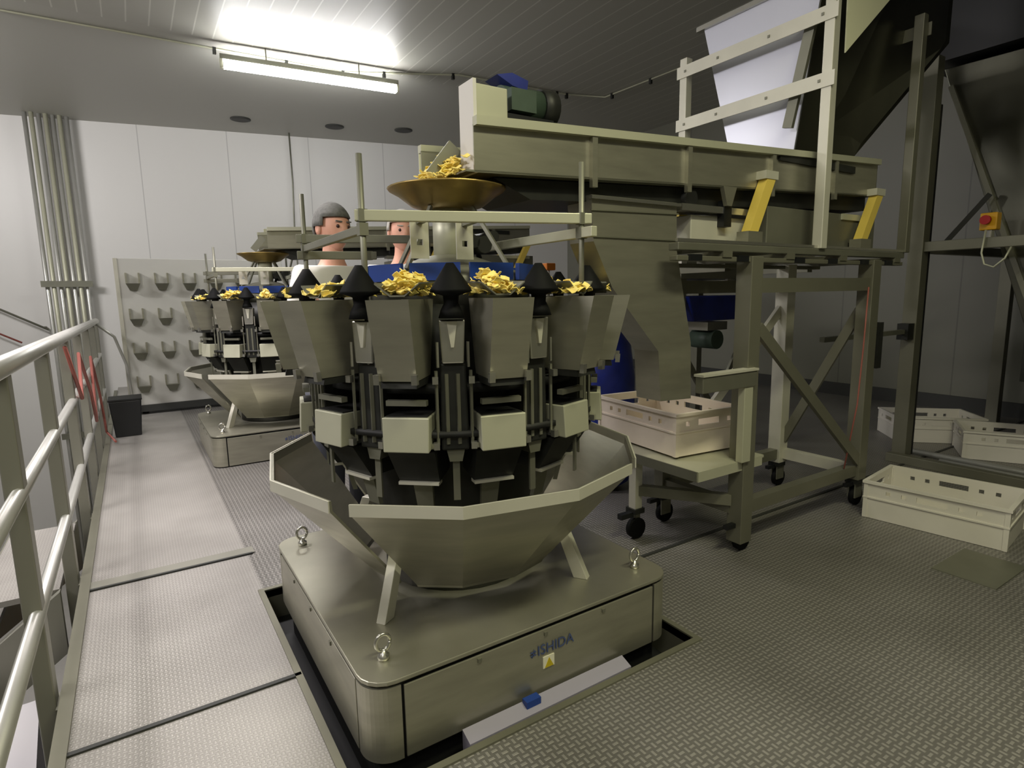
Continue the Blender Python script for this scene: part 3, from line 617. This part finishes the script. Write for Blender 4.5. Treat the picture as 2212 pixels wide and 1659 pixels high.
P(MB().box(4.505, 4.595, -.5, -.41, 0, 2.69), 'post', FRAME, .003); P(MB().box(6.4, 6.49, 1.95, 2.04, 0, 2.69), 'post', FRAME, .003); P(MB().box(6.4, 6.49, -.5, -.41, 0, 2.69), 'post', FRAME, .003)
P(MB().box(4.52, 4.58, -.45, 1.87, 1.45, 1.515), 'beam', FRAME, .003); P(MB().box(4.40, 4.46, -.45, 1.95, .0, .06), 'floor_rail', FRAME, .003)
P(MB().box(4.60, 6.42, 1.93, 1.99, 1.45, 1.515), 'beam', FRAME, .003)
P(MB().box(4.46, 4.52, 1.895, 1.935, .0, .05), 'foot', FRAME)
P(MB().bar((4.62, 1.79, 1.50), (4.72, 1.60, 1.80), .03, .03), 'brace', DARKER)
P(MB().box(3.43, 4.505, 1.90, 1.93, .90, .93), 'tie_bar', STEELD); P(MB().box(4.42, 4.505, 1.88, 1.95, .86, .97), 'tie_clamp', DARK)
sr = MB().tube([(4.70, 1.93, .03), (4.70, .2, .03)], .022, 8).build('floor_pipe', ALU); tag(sr, 'pale pipe lying on the floor behind the dark floor rail at the right', 'pipe')
sr2 = MB().tube([(4.62, 1.70, .02), (4.60, .2, .02)], .014, 8).build('floor_pipe', ALU); tag(sr2, 'thinner pale pipe lying on the floor close against the floor rail', 'pipe')
ES = thing('emergency_stop', 'yellow box with a red emergency stop button on the dark frame beam', 'switch', (4.55, 1.53, 1.515))
P = PW(ES)
P(MB().box(4.53, 4.60, 1.485, 1.575, 1.56, 1.665), 'box', SAFEY, .006); P(MB().tube([(4.53, 1.535, 1.62), (4.515, 1.535, 1.62)], .018, 14), 'collar', SAFEY); P(MB().tube([(4.515, 1.535, 1.62), (4.49, 1.535, 1.62)], .028, 18), 'button', RED)
P(MB().box(4.545, 4.585, 1.51, 1.55, 1.515, 1.56), 'gland', STEELB)
P(MB().tube([(4.51, 1.53, 1.56), (4.505, 1.54, 1.42), (4.505, 1.52, 1.35), (4.505, 1.47, 1.33), (4.51, 1.42, 1.38), (4.53, 1.40, 1.45)], .006, 8), 'cable', PAINT)

# ------------------------------------------------------------------ things behind the machines
PM = thing('packing_machine', 'grey packing machine with a blue tray standing behind the reject chute', 'machine', (3.6, 2.95, 0))
P = PW(PM)
for x, y in ((3.22, 2.82), (4.05, 2.82), (3.22, 3.35), (4.05, 3.35)): P(MB().box(x - .03, x + .03, y - .03, y + .03, 0, 1.40), 'leg', FRAME)
P(MB().box(3.18, 4.1, 2.78, 3.4, 1.30, 1.42), 'head', STEELD, .004)
P(MB().hexa([(3.35, 2.80, 1.0), (3.85, 2.80, 1.0), (3.85, 3.2, 1.0), (3.35, 3.2, 1.0), (3.24, 2.76, 1.18), (3.98, 2.76, 1.18), (3.98, 3.25, 1.18), (3.24, 3.25, 1.18)]), 'blue_tray', BLUEB, .008)
P(MB().tube([(3.60, 2.79, .86), (3.60, 3.0, .86)], .07, 16), 'motor', GREEN); P(MB().box(3.5, 3.72, 2.80, 2.98, .93, .99), 'motor_plate', STEELB)
P(MB().bar((3.24, 2.80, .78), (3.58, 2.80, .35), .02, .05), 'brace', FRAME); P(MB().bar((3.95, 2.80, .92), (3.60, 2.80, .35), .02, .05), 'brace', FRAME)
P(MB().box(3.66, 3.78, 2.765, 2.79, 1.24, 1.30), 'gauge', STEELB)
BS = thing('blue_sack', 'tall blue plastic sack standing behind the near weigher', 'sack', (2.42, 2.72, 0))
MB().lathe([(.10, 0), (.17, .05), (.20, .35), (.20, .70), (.17, .92), (.09, 1.03), (.03, 1.07)], 18).build('body', BLUEB, BS)
MB().lathe([(.04, 1.065), (.055, 1.09), (.07, 1.12)], 14).build('tied_neck', BLUEB, BS)
RK = thing('bucket_rack', 'tall white board with rows of grey holders by the back wall', 'rack', (.55, 7.45, 0))
P = PW(RK)
P(MB().box(-.11, 1.55, 7.40, 7.46, .10, 1.66), 'board', mat('rack_board', (205, 204, 197), .5, noise=.03, nscale=3), .004)
P(MB().box(-.11, -.075, 7.395, 7.75, .06, 1.66), 'side_panel', FRAMEL); P(MB().box(-.03, 1.5, 7.38, 7.74, .03, .10), 'base', SKIRT); P(MB().box(.0, .06, 7.5, 7.56, 0, .03), 'foot', DARK); P(MB().box(1.4, 1.46, 7.5, 7.56, 0, .03), 'foot', DARK)
for z in (1.40, 1.03, .67, .31):
    for i in range(6):
        x = .045 + i * .262
        h = P(MB().hexa([(x - .035, 7.36, z - .07), (x + .035, 7.36, z - .07), (x + .035, 7.40, z - .07), (x - .035, 7.40, z - .07), (x - .065, 7.33, z), (x + .065, 7.33, z), (x + .065, 7.40, z), (x - .065, 7.40, z)]), 'holder', STEELD)
        for s in (-.058, .058): P(MB().box(x + s - .008, x + s + .008, 7.36, 7.40, z, z + .11), 'prong', STEEL, 0, h)
bn = thing('black_bin', 'small black bin on the tread floor at the foot of the white rack', 'bin', (-.125, 6.36, 0))
MB().hexa([(-.10, -.10, 0), (.10, -.10, 0), (.10, .10, 0), (-.10, .10, 0), (-.125, -.125, .33), (.125, -.125, .33), (.125, .125, .33), (-.125, .125, .33)]).build('body', BLACKP, bn, .008)
MB().box(-.13, .13, -.13, .13, .33, .35).build('lid', DARKER, bn, .004)

# ------------------------------------------------------------------ left railing
RL = thing('platform_railing', 'aluminium railing with three rails along the left edge of the platform', 'railing', (-.33, 3.5, 0))
P = PW(RL)
RXX = -.325
P(MB().tube([(RXX, .35, 1.045), (RXX, 7.6, 1.015)], .030, 12), 'handrail', ALU)
for z in (.665, .285): P(MB().tube([(RXX + .0, .35, z), (RXX, 7.6, z)], .021, 12), 'lower_rail', ALU)
for y in (1.20, 2.18, 3.13, 4.08, 5.03, 5.98, 6.93, 7.58):
    b = P(MB().box(RXX - .034, RXX + .014, y - .034, y + .034, -.34, 1.03), 'post', RAILP, .004)
    P(MB().box(RXX + .012, -.30, y - .05, y + .05, -.15, -.02), 'mount_plate', STEELD, 0, b)
for y0, z0, y1, z1 in ((7.58, 1.015, 7.35, .80),): P(MB().tube([(RXX, 7.22, 1.01), (-.17, 7.24, .86), (-.09, 7.24, .55), (-.07, 7.24, .02)], .014, 10), 'end_rail', ALU)
hose = MB().tube([(-.315, 3.9, .98), (-.29, 4.2, .66), (-.30, 4.5, .90), (-.285, 4.9, .60), (-.29, 5.2, .35), (-.295, 5.5, .80), (-.285, 5.9, .45), (-.29, 6.3, .06), (-.22, 6.0, .02)], .010, 8).build('red_hose', REDH)
tag(hose, 'pale red hose hung in loops on the far part of the platform railing', 'hose')
SR = thing('stair_handrail', 'thin grey and red handrails slanting down the far white wall at the left', 'railing', (-1.3, 9.8, 0))
P = PW(SR)
P(MB().tube([(-3.4, 10.5, 2.30), (-.95, 9.95, .86)], .014, 8), 'handrail', STEELD); P(MB().tube([(-3.4, 10.5, 1.95), (-1.25, 10.0, .70)], .012, 8), 'red_rail', REDH)
for x, y, z in ((-3.0, 10.42, 2.06), (-1.0, 9.97, .89)): P(MB().bar((x, y, z), (x, y + .25, z), .02), 'wall_bracket', STEELD)
LABELG = mat('greyish_carton_top', (176, 174, 176), .7)
# lower floor things seen through the railing
for i, (x, y, s, z0, h, lab, mm) in enumerate(((-.78, 2.50, .36, -2.7, .9, 'brown cardboard carton, lowest of the pile below the platform', CARD), (-.78, 2.50, .36, -1.797, .82, 'brown cardboard carton in the middle of the pile below the platform', CARD), (-.77, 2.50, .33, -.974, .60, 'white topped carton, topmost of the pile below the platform', LABELG))):
    t = thing('cardboard_carton', lab, 'carton', (x, y, z0), .04 * i, 'cartons below the platform')
    MB().box(-s, s, -s, s, 0, h).build('box', CARD, t, .006); MB().box(-s - .004, s + .004, -s - .004, s + .004, h * .62 if mm is LABELG else h * .9, h + .002).build('lid', mm, t)
ST = thing('metal_stair', 'grey metal stair with speckled treads leading down beside the platform railing', 'stairs', (-1.2, 3.5, -2.7))
P = PW(ST)
for i in range(12):
    x1 = -.375 - i * .27
    tr = P(MB().box(x1 - .28, x1, 3.05, 3.95, -.03 - i * .21, -.005 - i * .21), 'tread', FLOORL); P(MB().box(x1 - .285, x1 - .28, 3.05, 3.95, -.06 - i * .21, -.004 - i * .21), 'nosing', STEELD, 0, tr)
for y in (3.02, 3.98): P(MB().hexa([(-.37, y - .02, -.28), (-3.64, y - .02, -2.70), (-3.64, y + .02, -2.70), (-.37, y + .02, -.28), (-.37, y - .02, .0), (-3.64, y - .02, -2.52), (-3.64, y + .02, -2.52), (-.37, y + .02, .0)]), 'stringer', RAILP)
# strip of film and a blue piece lying in the gap at the foot of the weigher
tag(MB().hexa([(.66, 1.266, -.125), (1.26, 1.266, -.125), (1.26, 1.312, -.125), (.66, 1.312, -.125), (.66, 1.268, .006), (1.26, 1.268, .006), (1.26, 1.312, .022), (.66, 1.312, .022)]).build('plastic_film_roll', LILAC), 'long lilac white film roll lying in the gap at the foot of the near weigher', 'film roll')
bc = MB().box(.86, .91, 1.285, 1.310, .013, .034).build('blue_clip', BLUE); tag(bc, 'small blue clip on the film roll in front of the weigher base', 'clip')

# ------------------------------------------------------------------ people
def skin_body(name, joints, edges, m, parent, sub=2):
    me = bpy.data.meshes.new(name); me.from_pydata([j[0] for j in joints], edges, []); o = bpy.data.objects.new(name, me); C.objects.link(o)
    md = o.modifiers.new('skin', 'SKIN'); md.use_smooth_shade = True
    for i, j in enumerate(joints):
        r = j[1] if isinstance(j[1], tuple) else (j[1], j[1]); me.skin_vertices[0].data[i].radius = r
    me.skin_vertices[0].data[0].use_root = True
    s = o.modifiers.new('sub', 'SUBSURF'); s.levels = sub; s.render_levels = sub
    dg = bpy.context.evaluated_depsgraph_get(); nm = bpy.data.meshes.new_from_object(o.evaluated_get(dg)); bpy.data.objects.remove(o)
    nm.materials.clear(); nm.materials.append(m)
    o = bpy.data.objects.new(name, nm); C.objects.link(o)
    for p in nm.polygons: p.use_smooth = True
    if parent: o.parent = parent
    return o
def head_shape(c, s=1.0, sink=False):                 # faces local -y
    bm = bmesh.new(); bmesh.ops.create_uvsphere(bm, u_segments=28, v_segments=20, radius=1)
    for v in bm.verts:
        x, y, z = v.co
        w_ = 1 - .22 * max(0, -z) ** 1.3; v.co = Vector((x * .076 * w_, y * .098 * (1 - .10 * max(0, -z)), z * .118))
        X, Y, Z = v.co
        if y < -.3:
            nose = math.exp(-(X / .013) ** 2 - ((Z + .018) / .026) ** 2); v.co.y -= .024 * nose
            brow = math.exp(-((Z - .026) / .012) ** 2) * (abs(X) < .05); v.co.y -= .004 * brow
            for sx in (-1, 1): v.co.y += .008 * math.exp(-((X - sx * .030) / .016) ** 2 - ((Z - .006) / .013) ** 2)
            v.co.y -= .006 * math.exp(-(X / .026) ** 2 - ((Z + .056) / .012) ** 2); v.co.y -= .008 * math.exp(-(X / .025) ** 2 - ((Z + .098) / .02) ** 2)
    for f in bm.faces: f.smooth = True
    bm.transform(Matrix.Translation(c)); return bm
def person(label, loc, rotz, hair_m, hairnet, height=1.0):
    t = thing('person', label, 'person', loc, rotz)
    t.scale = (height,) * 3
    # one body: pelvis, trunk, neck, arms and legs in a single skin
    J = [((0, 0, .94), (.155, .105)), ((0, 0, 1.12), (.145, .10)), ((0, .005, 1.30), (.165, .11)), ((0, .01, 1.415), (.10, .085)), ((0, .0, 1.49), (.055, .055)), ((0, -.01, 1.60), (.052, .055)),
         ((.175, .005, 1.385), .062), ((.235, .01, 1.13), .047), ((.215, -.13, .93), .036), ((.205, -.20, .87), (.040, .022)),
         ((-.175, .005, 1.385), .062), ((-.235, .01, 1.13), .047), ((-.215, -.13, .93), .036), ((-.205, -.20, .87), (.040, .022)),
         ((.095, 0, .86), .095), ((.10, -.01, .49), .062), ((.10, .01, .10), .042), ((.105, -.10, .045), (.045, .035)),
         ((-.095, 0, .86), .095), ((-.10, -.01, .49), .062), ((-.10, .01, .10), .042), ((-.105, -.10, .045), (.045, .035))]
    E_ = [(0, 1), (1, 2), (2, 3), (3, 4), (4, 5), (2, 6), (6, 7), (7, 8), (8, 9), (2, 10), (10, 11), (11, 12), (12, 13), (0, 14), (14, 15), (15, 16), (16, 17), (0, 18), (18, 19), (19, 20), (20, 21)]
    b = skin_body('body', J, E_, SKIN, t)
    hb = head_shape((0, -.015, 1.63)); me = bpy.data.meshes.new('head'); hb.to_mesh(me); hb.free(); me.materials.append(SKIN); h = bpy.data.objects.new('head', me); C.objects.link(h); h.parent = t
    for sx in (-1, 1):
        MB().lathe([(.001, -.010), (.008, -.006), (.010, 0), (.008, .006), (.001, .010)], 10).move(Matrix.Translation((sx * .030, -.098, 1.638)) @ Matrix.Rotation(PI / 2, 4, 'X')).build('eye', EYE, h)
        MB().bar((sx * .014, -.112, 1.660), (sx * .046, -.104, 1.662), .008, .006).build('eyebrow', hair_m, h)
        MB().lathe([(.004, -.008), (.020, -.004), (.024, .003), (.012, .009)], 12).move(Matrix.Translation((sx * .077, .0, 1.63)) @ Matrix.Rotation(sx * PI / 2, 4, 'Y') @ Matrix.Diagonal((1.4, 1, 1, 1))).build('ear', SKIN, h)
    MB().bar((-.022, -.1105, 1.574), (.022, -.1105, 1.574), .006, .008).build('mouth', LIP, h)
    # hair cap
    bm = bmesh.new(); bmesh.ops.create_uvsphere(bm, u_segments=26, v_segments=18, radius=1)
    for v in bm.verts: v.co = Vector((v.co.x * .086, v.co.y * .107, v.co.z * .120))
    kill = [v for v in bm.verts if v.co.z < (.040 if v.co.y < -.045 else -.055 if v.co.y > .03 else -.01)]
    bmesh.ops.delete(bm, geom=kill, context='VERTS')
    for f_ in bm.faces: f_.smooth = True
    bm.transform(Matrix.Translation((0, -.008, 1.642))); me = bpy.data.meshes.new('hair'); bm.to_mesh(me); bm.free(); me.materials.append(hair_m); o = bpy.data.objects.new('hair' if not hairnet else 'hair_net', me); C.objects.link(o); o.parent = t
    md = o.modifiers.new('thick', 'SOLIDIFY'); md.thickness = .006; md.offset = 1
    # coat with sleeves, collar line at the neck, hem at the knee
    Jc = [((0, 0, 1.10), (.172, .125)), ((0, .005, 1.30), (.185, .130)), ((0, .012, 1.425), (.105, .092)), ((.178, .005, 1.385), .078), ((.238, .01, 1.13), .063), ((.222, -.10, .965), .053),
          ((-.178, .005, 1.385), .078), ((-.238, .01, 1.13), .063), ((-.222, -.10, .965), .053), ((0, 0, .92), (.185, .135)), ((0, 0, .62), (.195, .145))]
    skin_body('coat', Jc, [(0, 1), (1, 2), (1, 3), (3, 4), (4, 5), (1, 6), (6, 7), (7, 8), (0, 9), (9, 10)], COAT, t)
    for sx in (-1, 1):
        MB().tube([(sx * .10, -.005, .80), (sx * .10, -.01, .49), (sx * .10, .01, .08)], [.105, .078, .062], 14).build('trouser_leg', TROUS, t)
        MB().hexa([(sx * .10 - .045, -.16, 0), (sx * .10 + .045, -.16, 0), (sx * .10 + .042, .08, 0), (sx * .10 - .042, .08, 0), (sx * .10 - .035, -.14, .05), (sx * .10 + .035, -.14, .05), (sx * .10 + .04, .07, .09), (sx * .10 - .04, .07, .09)]).build('shoe', SHOE, t, .012)
        # hand: palm with four fingers and a thumb
        hd = MB().hexa([(sx * .205 - .016, -.265, .80), (sx * .205 + .016, -.265, .80), (sx * .205 + .016, -.205, .86), (sx * .205 - .016, -.205, .86), (sx * .205 - .013, -.225, .775), (sx * .205 + .013, -.225, .775), (sx * .205 + .016, -.17, .84), (sx * .205 - .016, -.17, .84)]).build('hand', SKIN, t, .008)
        for q, (L_, dy) in enumerate(((.062, .0), (.072, .015), (.068, .03), (.052, .045))):
            y0 = -.262 + dy * .9; z0 = .80 - dy * .6
            MB().tube([(sx * .205, y0, z0), (sx * .200, y0 - L_ * .3, z0 - L_ * .45), (sx * .190, y0 - L_ * .3, z0 - L_ * .85), (sx * .178, y0 - L_ * .2, z0 - L_)], [.0085, .008, .0072, .006], 8).build('finger', SKIN, hd)
        MB().tube([(sx * .195, -.235, .845), (sx * .175, -.265, .83), (sx * .168, -.28, .805)], [.010, .0095, .0075], 8).build('thumb', SKIN, hd)
    return t
person('person with short grey hair in a white coat behind the near weigher', (.863, 2.955, 0), math.radians(20), HAIR, False, .948)
person('person half hidden behind the front bar of the near weigher', (1.345, 3.22, 0), math.radians(-12), CAP, True, .965)
# small orange sensor behind the near weigher
SN = thing('orange_sensor', 'small orange sensor on a bent white arm beside the near weigher top', 'sensor', (1.75, 2.35, 0))
P = PW(SN)
P(MB().box(1.73, 1.79, 2.36, 2.42, 0, .03), 'foot', DARK); P(MB().tube([(1.76, 2.39, .03), (1.76, 2.39, 1.33)], .012, 8), 'stand', STEELD); P(MB().tube([(1.76, 2.39, 1.33), (1.70, 2.30, 1.295), (1.64, 2.25, 1.275)], .009, 8), 'arm', WHITEP); P(MB().box(1.735, 1.79, 2.36, 2.42, 1.33, 1.365), 'sensor_body', ORANGE, .004)
